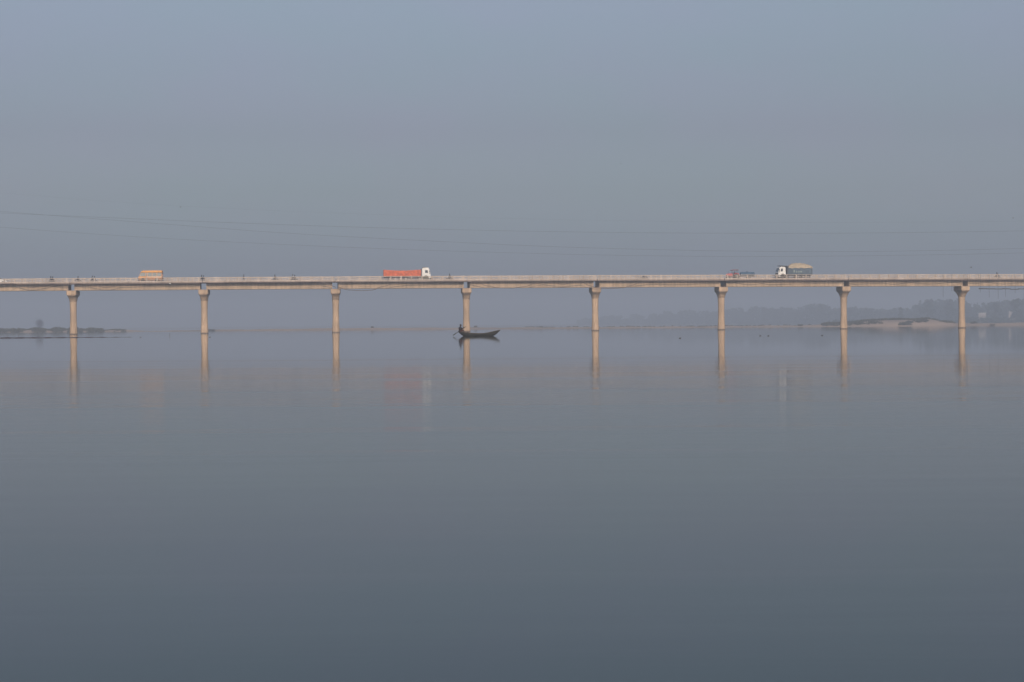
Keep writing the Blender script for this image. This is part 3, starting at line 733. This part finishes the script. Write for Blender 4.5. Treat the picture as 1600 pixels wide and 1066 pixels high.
def sit_J(lean=.12, arm=.5, seat=.80, foot=.33):
    """riding pose: x forward"""
    sx = lean
    J = dict(pelvis=(0, 0, seat + .08, .16), waist=(.02, 0, seat + .24, .15), chest=(sx, 0, seat + .44, .16), neck=(sx + .03, 0, seat + .58, .07),
             head0=(sx + .05, 0, seat + .65, .065), head1=(sx + .06, 0, seat + .72, .085), head2=(sx + .055, 0, seat + .79, .07))
    for s, q in (('l', 1), ('r', -1)):
        J[s + 'sho'] = (sx, q * .19, seat + .49, .075); J[s + 'elb'] = (sx + .2, q * .27, seat + .28, .055)
        J[s + 'wri'] = (arm - .05, q * .25, seat + .2, .03); J[s + 'pal'] = (arm + .02, q * .25, seat + .2, .038)
        J[s + 'hip'] = (.06, q * .11, seat + .07, .09); J[s + 'kne'] = (.45, q * .17, seat + .02, .06)
        J[s + 'ank'] = (.3, q * .17, foot, .042); J[s + 'toe'] = (.43, q * .17, foot - .04, .04)
    return J
def motorcycle(label):
    t = thing('motorcycle', label, 'motorcycle', group='motorcycles crossing the bridge')
    for x in (-.63, .63):
        o = MB().wheel(x, 0, .3, .3, .09, 18).build('wheel', RUBBER, t, smooth=True)
        MB().disc(x, -.03, .03, .3, .1).build('hub', RIM, o)
    MB().ell((.12, 0, .78), (.27, .14, .13), 12, 8).build('fuel_tank', mat('dark tank paint', (.03, .03, .05), .4, .2, 4), t, smooth=True)
    MB().prism([(-.72, .74), (-.05, .70), (-.02, .78), (-.3, .80), (-.7, .86)], -.12, .12, .02).build('seat', RUBBER, t)
    MB().tube([(-.63, 0, .3), (-.1, 0, .34), (.2, 0, .62), (.45, 0, .85)], .035, 6).box(-.15, .2, -.14, .14, .28, .6).tube([(-.6, .1, .3), (-.5, .1, .7)], .025, 6).build('frame', STEEL, t)
    MB().tube([(.63, .06, .3), (.42, .06, .95)], .02, 6).tube([(.63, -.06, .3), (.42, -.06, .95)], .02, 6).tube([(.36, -.34, 1.0), (.42, 0, .96), (.36, .34, 1.0)], .017, 6).build('handlebar', STEEL, t)
    MB().ell((.55, 0, .88), (.08, .09, .09)).build('headlight', WHITE, t, smooth=True)
    MB().tube([(.1, -.14, .3), (-.7, -.16, .36)], [.03, .045], 8).build('exhaust_pipe', RIM, t)
    return t

def along(X): return math.atan(slope(X))
def put(o, p, y, far, left):
    P = lane(p, y, far); o.location = P; o.rotation_euler = (0, 0, along(P.x) + (math.pi if left else 0)); return P
put(minibus(), 235.6, 437, False, True)
put(red_truck(), 635.5, 437, True, False)
put(dump_truck(), 1240.5, 436, False, True)
tr = tractor(); P = put(tr, 1145.5, 436, False, True)
J = sit_J(.1, .55, 1.1, .85)
figure('person', 'driver in dark clothes on the seat of the red tractor', 'person', tr.location, tr.rotation_euler[2], {k: (v[0] - .58, v[1], v[2] - (0 if 'toe' not in k else 0), v[3]) for k, v in J.items()}, dict(shirt=CLOTH['maroon'], legs=CLOTH['navy']))
put(tank_trailer(), 1167.5, 436, False, True)
put(car(), -1.5, 440, True, False)

# riders: photo column, heading left?, (shirt, passenger shirt or None), label bits
RD = [(82, 0, 'black', 'navy', 'left of the first pier, near the white car', 'black', 'navy'),
      (121.5, 0, 'navy', None, 'directly above the first pier', 'dark blue', None),
      (147, 0, 'black', 'pale', 'midway between the first pier and the minibus', 'black', 'pale grey'),
      (317.5, 0, 'navy', 'black', 'directly above the second pier', 'dark blue', 'black'),
      (430, 1, 'black', None, 'midway between the second and third piers', 'black', None),
      (460, 0, 'grey', 'white', 'left of the third pier, the nearest to it', 'grey', 'white'),
      (703, 1, 'olive', None, 'just ahead of the red truck', 'olive', None),
      (1558, 1, 'black', None, 'above the hanging scaffold', 'black', None)]
proto = None
for p, lf, s1, s2, where, n1, n2 in RD:
    if proto is None: proto = motorcycle(''); m_ = proto
    else: m_ = copy_tree(proto)
    m_['label'] = 'small dark motorcycle ' + where
    P = put(m_, p, 437, not lf, lf); rz = m_.rotation_euler[2]
    J = sit_J(.16, .5, .76, .33)
    cl = dict(shirt=CLOTH[s1], legs=CLOTH['navy'], long=True, helmet=CLOTH['black'])
    f = Vector((math.cos(rz), math.sin(rz), 0))
    figure('person', f'motorcycle rider in {n1} top ' + where, 'person', P - f * .12, rz, J, cl, group='people riding over the bridge')
    if s2:
        J = sit_J(.06, .3, .86, .38)
        figure('person', f'passenger in {n2} ' + where, 'person', P - f * .52, rz, J, dict(shirt=CLOTH[s2], legs=CLOTH['black'], helmet=CLOTH['black']), group='people riding over the bridge')
pk = copy_tree(proto); pk['label'] = 'riderless dark motorcycle standing by the railing between boat and tractor'
put(pk, 1006.5, 437, False, True)
# pedestrian
def stand_J():
    J = dict(pelvis=(0, 0, .92, .12), waist=(0, 0, 1.08, .11), chest=(.01, 0, 1.3, .125), neck=(.02, 0, 1.46, .05), head0=(.03, 0, 1.53, .065), head1=(.035, 0, 1.6, .085), head2=(.03, 0, 1.67, .07))
    for s, q in (('l', 1), ('r', -1)):
        J[s + 'sho'] = (.01, q * .19, 1.38, .055); J[s + 'elb'] = (-.03 * q, q * .24, 1.1, .042); J[s + 'wri'] = (.08 * q, q * .25, .87, .03); J[s + 'pal'] = (.1 * q, q * .25, .79, .038)
        J[s + 'hip'] = (0, q * .1, .88, .09); J[s + 'kne'] = (q * .12, q * .1, .48, .06); J[s + 'ank'] = (q * .2, q * .1, .08, .042); J[s + 'toe'] = (q * .2 + .14, q * .1, .045, .038)
    return J
P = lane(381.7, 437, False); P.y -= 1.0
figure('person', 'pedestrian in dark clothes walking by the railing right of the second pier', 'person', P, along(P.x), stand_J(), dict(shirt=CLOTH['black'], legs=CLOTH['navy'], long=True), scale=.97)

# ------------------------------------------------------------------ the rowing boat
BY = 254.0
def bx(p): return (p - 748.5) / F * BY
B0 = px(748.5, 525, BY)
boat = thing('rowing_boat', 'dark wooden country boat with upswept ends in front of the fourth pier', 'boat', (B0.x, BY, 0))
secs = [(716.3, .06, .50, .66), (718.5, .16, .34, .60), (721, .27, .14, .55), (725, .38, -.04, .49), (731, .46, -.10, .42), (740, .50, -.12, .36), (750, .50, -.12, .335), (758, .47, -.11, .36),
        (764, .42, -.09, .45), (769, .34, -.05, .54), (773, .24, .08, .61), (777, .14, .33, .67), (781.5, .03, .66, .74)]
def section(sx, hb, kz, gz, off=0.0, n=6):
    pts = []
    for k in range(-n, n + 1):
        u = k / n; y = (hb - off) * math.copysign(abs(math.sin(u * math.pi / 2)) ** .8, u); z = kz + off + (gz - kz - off) * (1 - math.cos(u * math.pi / 2)) ** .9
        pts.append((bx(sx), y, z if abs(k) < n else gz))
    return pts
outer = [section(*s) for s in secs]; inner = [section(s[0], s[1], s[2], s[3], min(.035, s[1] * .5)) for s in secs]
h = MB(); h.loft([o + i[::-1] for o, i in zip(outer, inner)], cap=True, close=True)
h.build('hull', HULL, boat, smooth=True)
g = MB()
for sy in (-1, 1): g.tube([(bx(s[0]), sy * (s[1] + .01), s[3]) for s in secs], .028, 6)
g.build('gunwale', WOOD, boat)
for p in (733, 745, 758.5):
    s = [interp([(a[0], a[i]) for a in secs], p) for i in range(4)]
    MB().box(bx(p) - .09, bx(p) + .09, -s[1] + .04, s[1] - .04, s[3] - .13, s[3] - .09).build('thwart', WOOD, boat)
dk = MB(); dk.loft([[(bx(s[0]), -s[1] + .03, s[3] - .07), (bx(s[0]), s[1] - .03, s[3] - .07), (bx(s[0]), s[1] - .03, s[3] - .03), (bx(s[0]), -s[1] + .03, s[3] - .03)] for s in secs[1:4]]); dk.build('stern_deck', WOOD, boat)
dk = MB(); dk.loft([[(bx(s[0]), -s[1] + .03, s[3] - .05), (bx(s[0]), s[1] - .03, s[3] - .05), (bx(s[0]), s[1] - .03, s[3] - .01), (bx(s[0]), -s[1] + .03, s[3] - .01)] for s in secs[9:12]]); dk.build('bow_deck', WOOD, boat)
MB().tube([(bx(759.5), -.42, .3), (bx(759.5), -.42, .56)], .025, 6).build('mooring_post', WOOD, boat)
nb = MB(); rn = random.Random(9)
for k in range(9): nb.ell((rn.uniform(-.22, .22), rn.uniform(-.2, .2), rn.uniform(.02, .12)), (.13, .13, .08), 9, 6)
tag(nb.build('net_bundle', CLOTH['black'], loc=(B0.x + bx(729.5), BY, .33), smooth=True), 'heaped dark fishing net lying in the boat at the rower\'s feet', 'fishing net')
# oar
O1, O0 = px(728.2, 510.2, BY - .52), px(708.3, 523.8, BY - .52); od = (O0 - O1).normalized()
oar = thing('oar', 'long wooden oar slanting from the rower\'s hands down to the water', 'oar')
MB().tube([O1, O0 - od * .5], [.03, .03], 8).build('shaft', CLOTH['black'], oar)
up_ = Vector((0, 1, 0)); sd_ = od.cross(up_).normalized()
bl = MB(); bl.loft([[O0 - od * a + sd_ * w_, O0 - od * a + up_ * .012, O0 - od * a - sd_ * w_, O0 - od * a - up_ * .012] for a, w_ in ((.52, .024), (.4, .05), (.1, .06), (-.06, .05))])
bl.build('blade', HULL, oar)
# rower: sits on the stern deck facing the bow (+x), both hands on the loom
def oar_at(x): f = (x - O1.x) / (O0.x - O1.x); return O1.lerp(O0, f)
base = Vector((B0.x + bx(719.6), BY, 0))
def rel(v): return (v.x - base.x, v.y - base.y, v.z)
hr, hl = rel(oar_at(base.x + .30)), rel(oar_at(base.x + .52))
J = dict(pelvis=(-.02, 0, .67, .165), waist=(-.06, 0, .83, .185), chest=(-.05, 0, 1.02, .19), neck=(-.01, 0, 1.19, .065), head0=(.02, 0, 1.26, .09), head1=(.035, 0, 1.33, .112), head2=(.03, 0, 1.41, .092))
J.update(rsho=(-.06, -.2, 1.10, .07), relb=(-.10, -.34, .86, .055), rwri=(hr[0] - .05, hr[1] + .02, hr[2] + .05, .028), rpal=(hr[0], hr[1], hr[2] + .035, .036),
         lsho=(.02, .18, 1.10, .07), lelb=(.22, .02, .92, .042), lwri=(hl[0] - .1, hl[1] + .14, hl[2] + .06, .028), lpal=(hl[0] - .02, hl[1] + .03, hl[2] + .035, .036),
         rhip=(.06, -.12, .64, .12), rkne=(.36, -.16, .78, .09), rank=(.50, -.15, .42, .042), rtoe=(.64, -.15, .37, .038),
         lhip=(.06, .12, .64, .12), lkne=(.36, .15, .76, .09), lank=(.52, .14, .42, .042), ltoe=(.66, .14, .37, .038))
def hands(J):
    E = []
    for s, hh in (('r', hr), ('l', hl)):
        P_ = Vector(J[s + 'pal'][:3])
        for k, ln in enumerate((.042, .048, .045, .036)):        # four fingers closing round the oar
            o_ = Vector((od.x, od.y, od.z)) * (-.03 + .02 * k)
            a = P_ + o_ + Vector((0, -.03, .0)); b = a + Vector((0, -.022, -ln * .7)); c = b + Vector((0, .022, -ln * .5))
            for nm, q in ((f'{s}f{k}a', a), (f'{s}f{k}b', b), (f'{s}f{k}c', c)): J[nm] = (*q, .0085)
            E += [(s + 'pal', f'{s}f{k}a'), (f'{s}f{k}a', f'{s}f{k}b'), (f'{s}f{k}b', f'{s}f{k}c')]
        a = P_ + Vector((.0, .03, -.01)); b = a + Vector((.01, .0, -.04)); J[s + 'tha'] = (*a, .011); J[s + 'thb'] = (*b, .009)
        E += [(s + 'pal', s + 'tha'), (s + 'tha', s + 'thb')]
    n0 = Vector(J['head1'][:3]); J['nose'] = (n0.x + .105, n0.y, n0.z - .01, .014); E.append(('head1', 'nose'))
    for q, s in ((1, 'l'), (-1, 'r')): J[s + 'ear'] = (n0.x - .01, q * .092, n0.z, .016); E.append(('head1', s + 'ear'))
    return E
figure('person', 'man rowing from the stern of the boat in dark shirt and rust cloth', 'person', base, 0, J,
       dict(shirt=CLOTH['navy'], legs=CLOTH['brown'], long=False, full=False), extra=hands)

# ------------------------------------------------------------------ birds
def water_bird(p, y, lab):
    H_ = y - .007 * (CX - p) - 511.3 if False else (y + .007 * (p - CX)) - 511.3
    Y = CH * F / H_; P = px(p, y, Y)
    t = thing('water_bird', lab, 'bird', (P.x, Y, 0), random.choice((0, math.pi)), 'birds floating on the river')
    b = MB(); b.ell((0, 0, .05), (.2, .09, .09), 12, 8); b.tube([(.12, 0, .08), (.17, 0, .2), (.22, 0, .24)], [.04, .028, .03], 8); b.tube([(.22, 0, .24), (.3, 0, .23)], [.022, .004], 6); b.tube([(-.17, 0, .07), (-.27, 0, .12)], [.05, .01], 6)
    b.build('body', FEATH, t, smooth=True); t.scale = (.42,) * 3; return t
for a in [(219.5, 527.3, 'dark bird afloat between the first and second piers'), (328, 527.2, 'dark bird afloat close to the second pier'), (1188, 525, 'first of two birds afloat left below the dump truck'),
          (1200.5, 525.2, 'second of two birds afloat, directly below the dump truck cab'), (1284.5, 524.6, 'lone dark bird afloat left of the second to last pier'), (1062.5, 528.8, 'lone dark bird afloat midway between the fifth and sixth piers')]:
    water_bird(*a)
def sky_bird(p, y, Y, sz, lab):
    P = px(p, y, Y); b = MB(); b.ell((0, 0, 0), (.22 * sz, .08 * sz, .07 * sz), 8, 6)
    for q in (-1, 1): b.add([(.1 * sz, 0, .03), (-.1 * sz, 0, .03), (-.12 * sz, q * .35 * sz, .22 * sz), (.06 * sz, q * .35 * sz, .24 * sz), (-.1 * sz, q * .75 * sz, .1 * sz)], [(0, 1, 2, 3), (3, 2, 4)])
    tag(b.build('flying_bird', FEATH, loc=P), lab, 'bird', 'birds in the sky')
for a in [(282, 324, 420, .6, 'tiny bird high above the gap right of the minibus'), (1517.5, 418.3, 430, .75, 'tiny bird just above the railing right of the last pier'),
          (970, 256, 380, .5, 'tiny bird in the open sky above the middle pier'), (1583, 341, 420, .55, 'tiny bird near the power lines at far right')]:
    sky_bird(*a)

# ------------------------------------------------------------------ power lines over the river
for pts, Y, r, lab in [
    ([(-60, 330), (0, 333), (100, 337.3), (200, 341.5), (300, 345.7), (400, 349.6), (500, 353.2), (600, 356.3), (700, 358.8), (800, 361), (900, 362.6), (1000, 363.8), (1100, 364.5), (1200, 364.8), (1300, 364.6), (1400, 363.8), (1500, 362.5), (1600, 360.8), (1700, 358.5)], 660, .025, 'highest thin power line sagging across the sky'),
    ([(-60, 325), (0, 330.5), (100, 338.3), (200, 346), (300, 353.5), (400, 361.3), (500, 367.7), (600, 373), (700, 378), (800, 383), (900, 386.8), (1000, 389.6), (1100, 391.8), (1200, 393), (1300, 393.4), (1400, 392.6), (1500, 390.8), (1600, 388.3), (1700, 385)], 610, .023, 'middle power line crossing the highest one near the left'),
    ([(-60, 349.5), (0, 355), (100, 362.5), (200, 369.3), (300, 375.2), (400, 380.2), (500, 384.8), (600, 388.8), (700, 392.3), (800, 395.2), (900, 397.8), (1000, 399.7), (1100, 400.7), (1200, 400.9), (1300, 400.3), (1400, 399.2), (1500, 397.6), (1600, 395.3), (1700, 392)], 610, .021, 'lowest thin power line just above the traffic'),
    ([(-60, 296), (0, 301), (100, 309.5), (200, 317), (300, 323), (400, 328), (520, 333), (700, 339), (900, 344), (1100, 347), (1300, 348), (1500, 347), (1700, 344)], 690, .009, 'faintest upper power line fading out from the left')]:
    tag(MB().tube([px(x, y, Y) for x, y in pts], r, 5).build('power_line', WIRE), lab, 'power line', 'power lines over the river')

# ------------------------------------------------------------------ smoke and haze
def volmat(name, col, dens, aniso=0.0, absorb=False):
    m = bpy.data.materials.new(name); m.use_nodes = True
    n, l = m.node_tree.nodes, m.node_tree.links; n.remove(n['Principled BSDF'])
    v = n.new('ShaderNodeVolumePrincipled'); v.inputs['Color'].default_value = (*col, 1); v.inputs['Density'].default_value = dens; v.inputs['Anisotropy'].default_value = aniso
    l.new(v.outputs[0], n['Material Output'].inputs['Volume']); return m
HAZE = 0.0006
tag(MB().box(-HX, HX, HY0, HY1, -1.0, HTOP).build('haze', volmat('river haze', (0.625, 0.713, 0.85), HAZE, 0.0)), 'pale blue grey haze over the whole river', kind='stuff')
P = px(62, 505.5, 1180)
sm_ = MB().ell((0, 0, 0), (3.6, 3.0, 3.4), 20, 12)
so_ = sm_.build('smoke', volmat('dark smoke', (0.16, 0.16, 0.20), 0.3), loc=P)
sn, sk_ = so_.data.materials[0].node_tree.nodes, so_.data.materials[0].node_tree.links
tco = sn.new('ShaderNodeTexCoord'); mpn = sn.new('ShaderNodeMapping'); mpn.inputs['Scale'].default_value = (1 / 2.9, 1 / 2.9, 1 / 3.2); mpn.inputs['Rotation'].default_value = (0, R(35), 0)
grd = sn.new('ShaderNodeTexGradient'); grd.gradient_type = 'SPHERICAL'; mm = sn.new('ShaderNodeMath'); mm.operation = 'MULTIPLY'; mm.inputs[1].default_value = 0.55
sk_.new(tco.outputs['Object'], mpn.inputs[0]); sk_.new(mpn.outputs[0], grd.inputs[0]); sk_.new(grd.outputs['Fac'], mm.inputs[0])
vn = [q for q in sn if q.type == 'PRINCIPLED_VOLUME'][0]; sk_.new(mm.outputs[0], vn.inputs['Density'])
tag(so_, 'small dark puff of smoke drifting above the islet', 'smoke', kind='stuff')
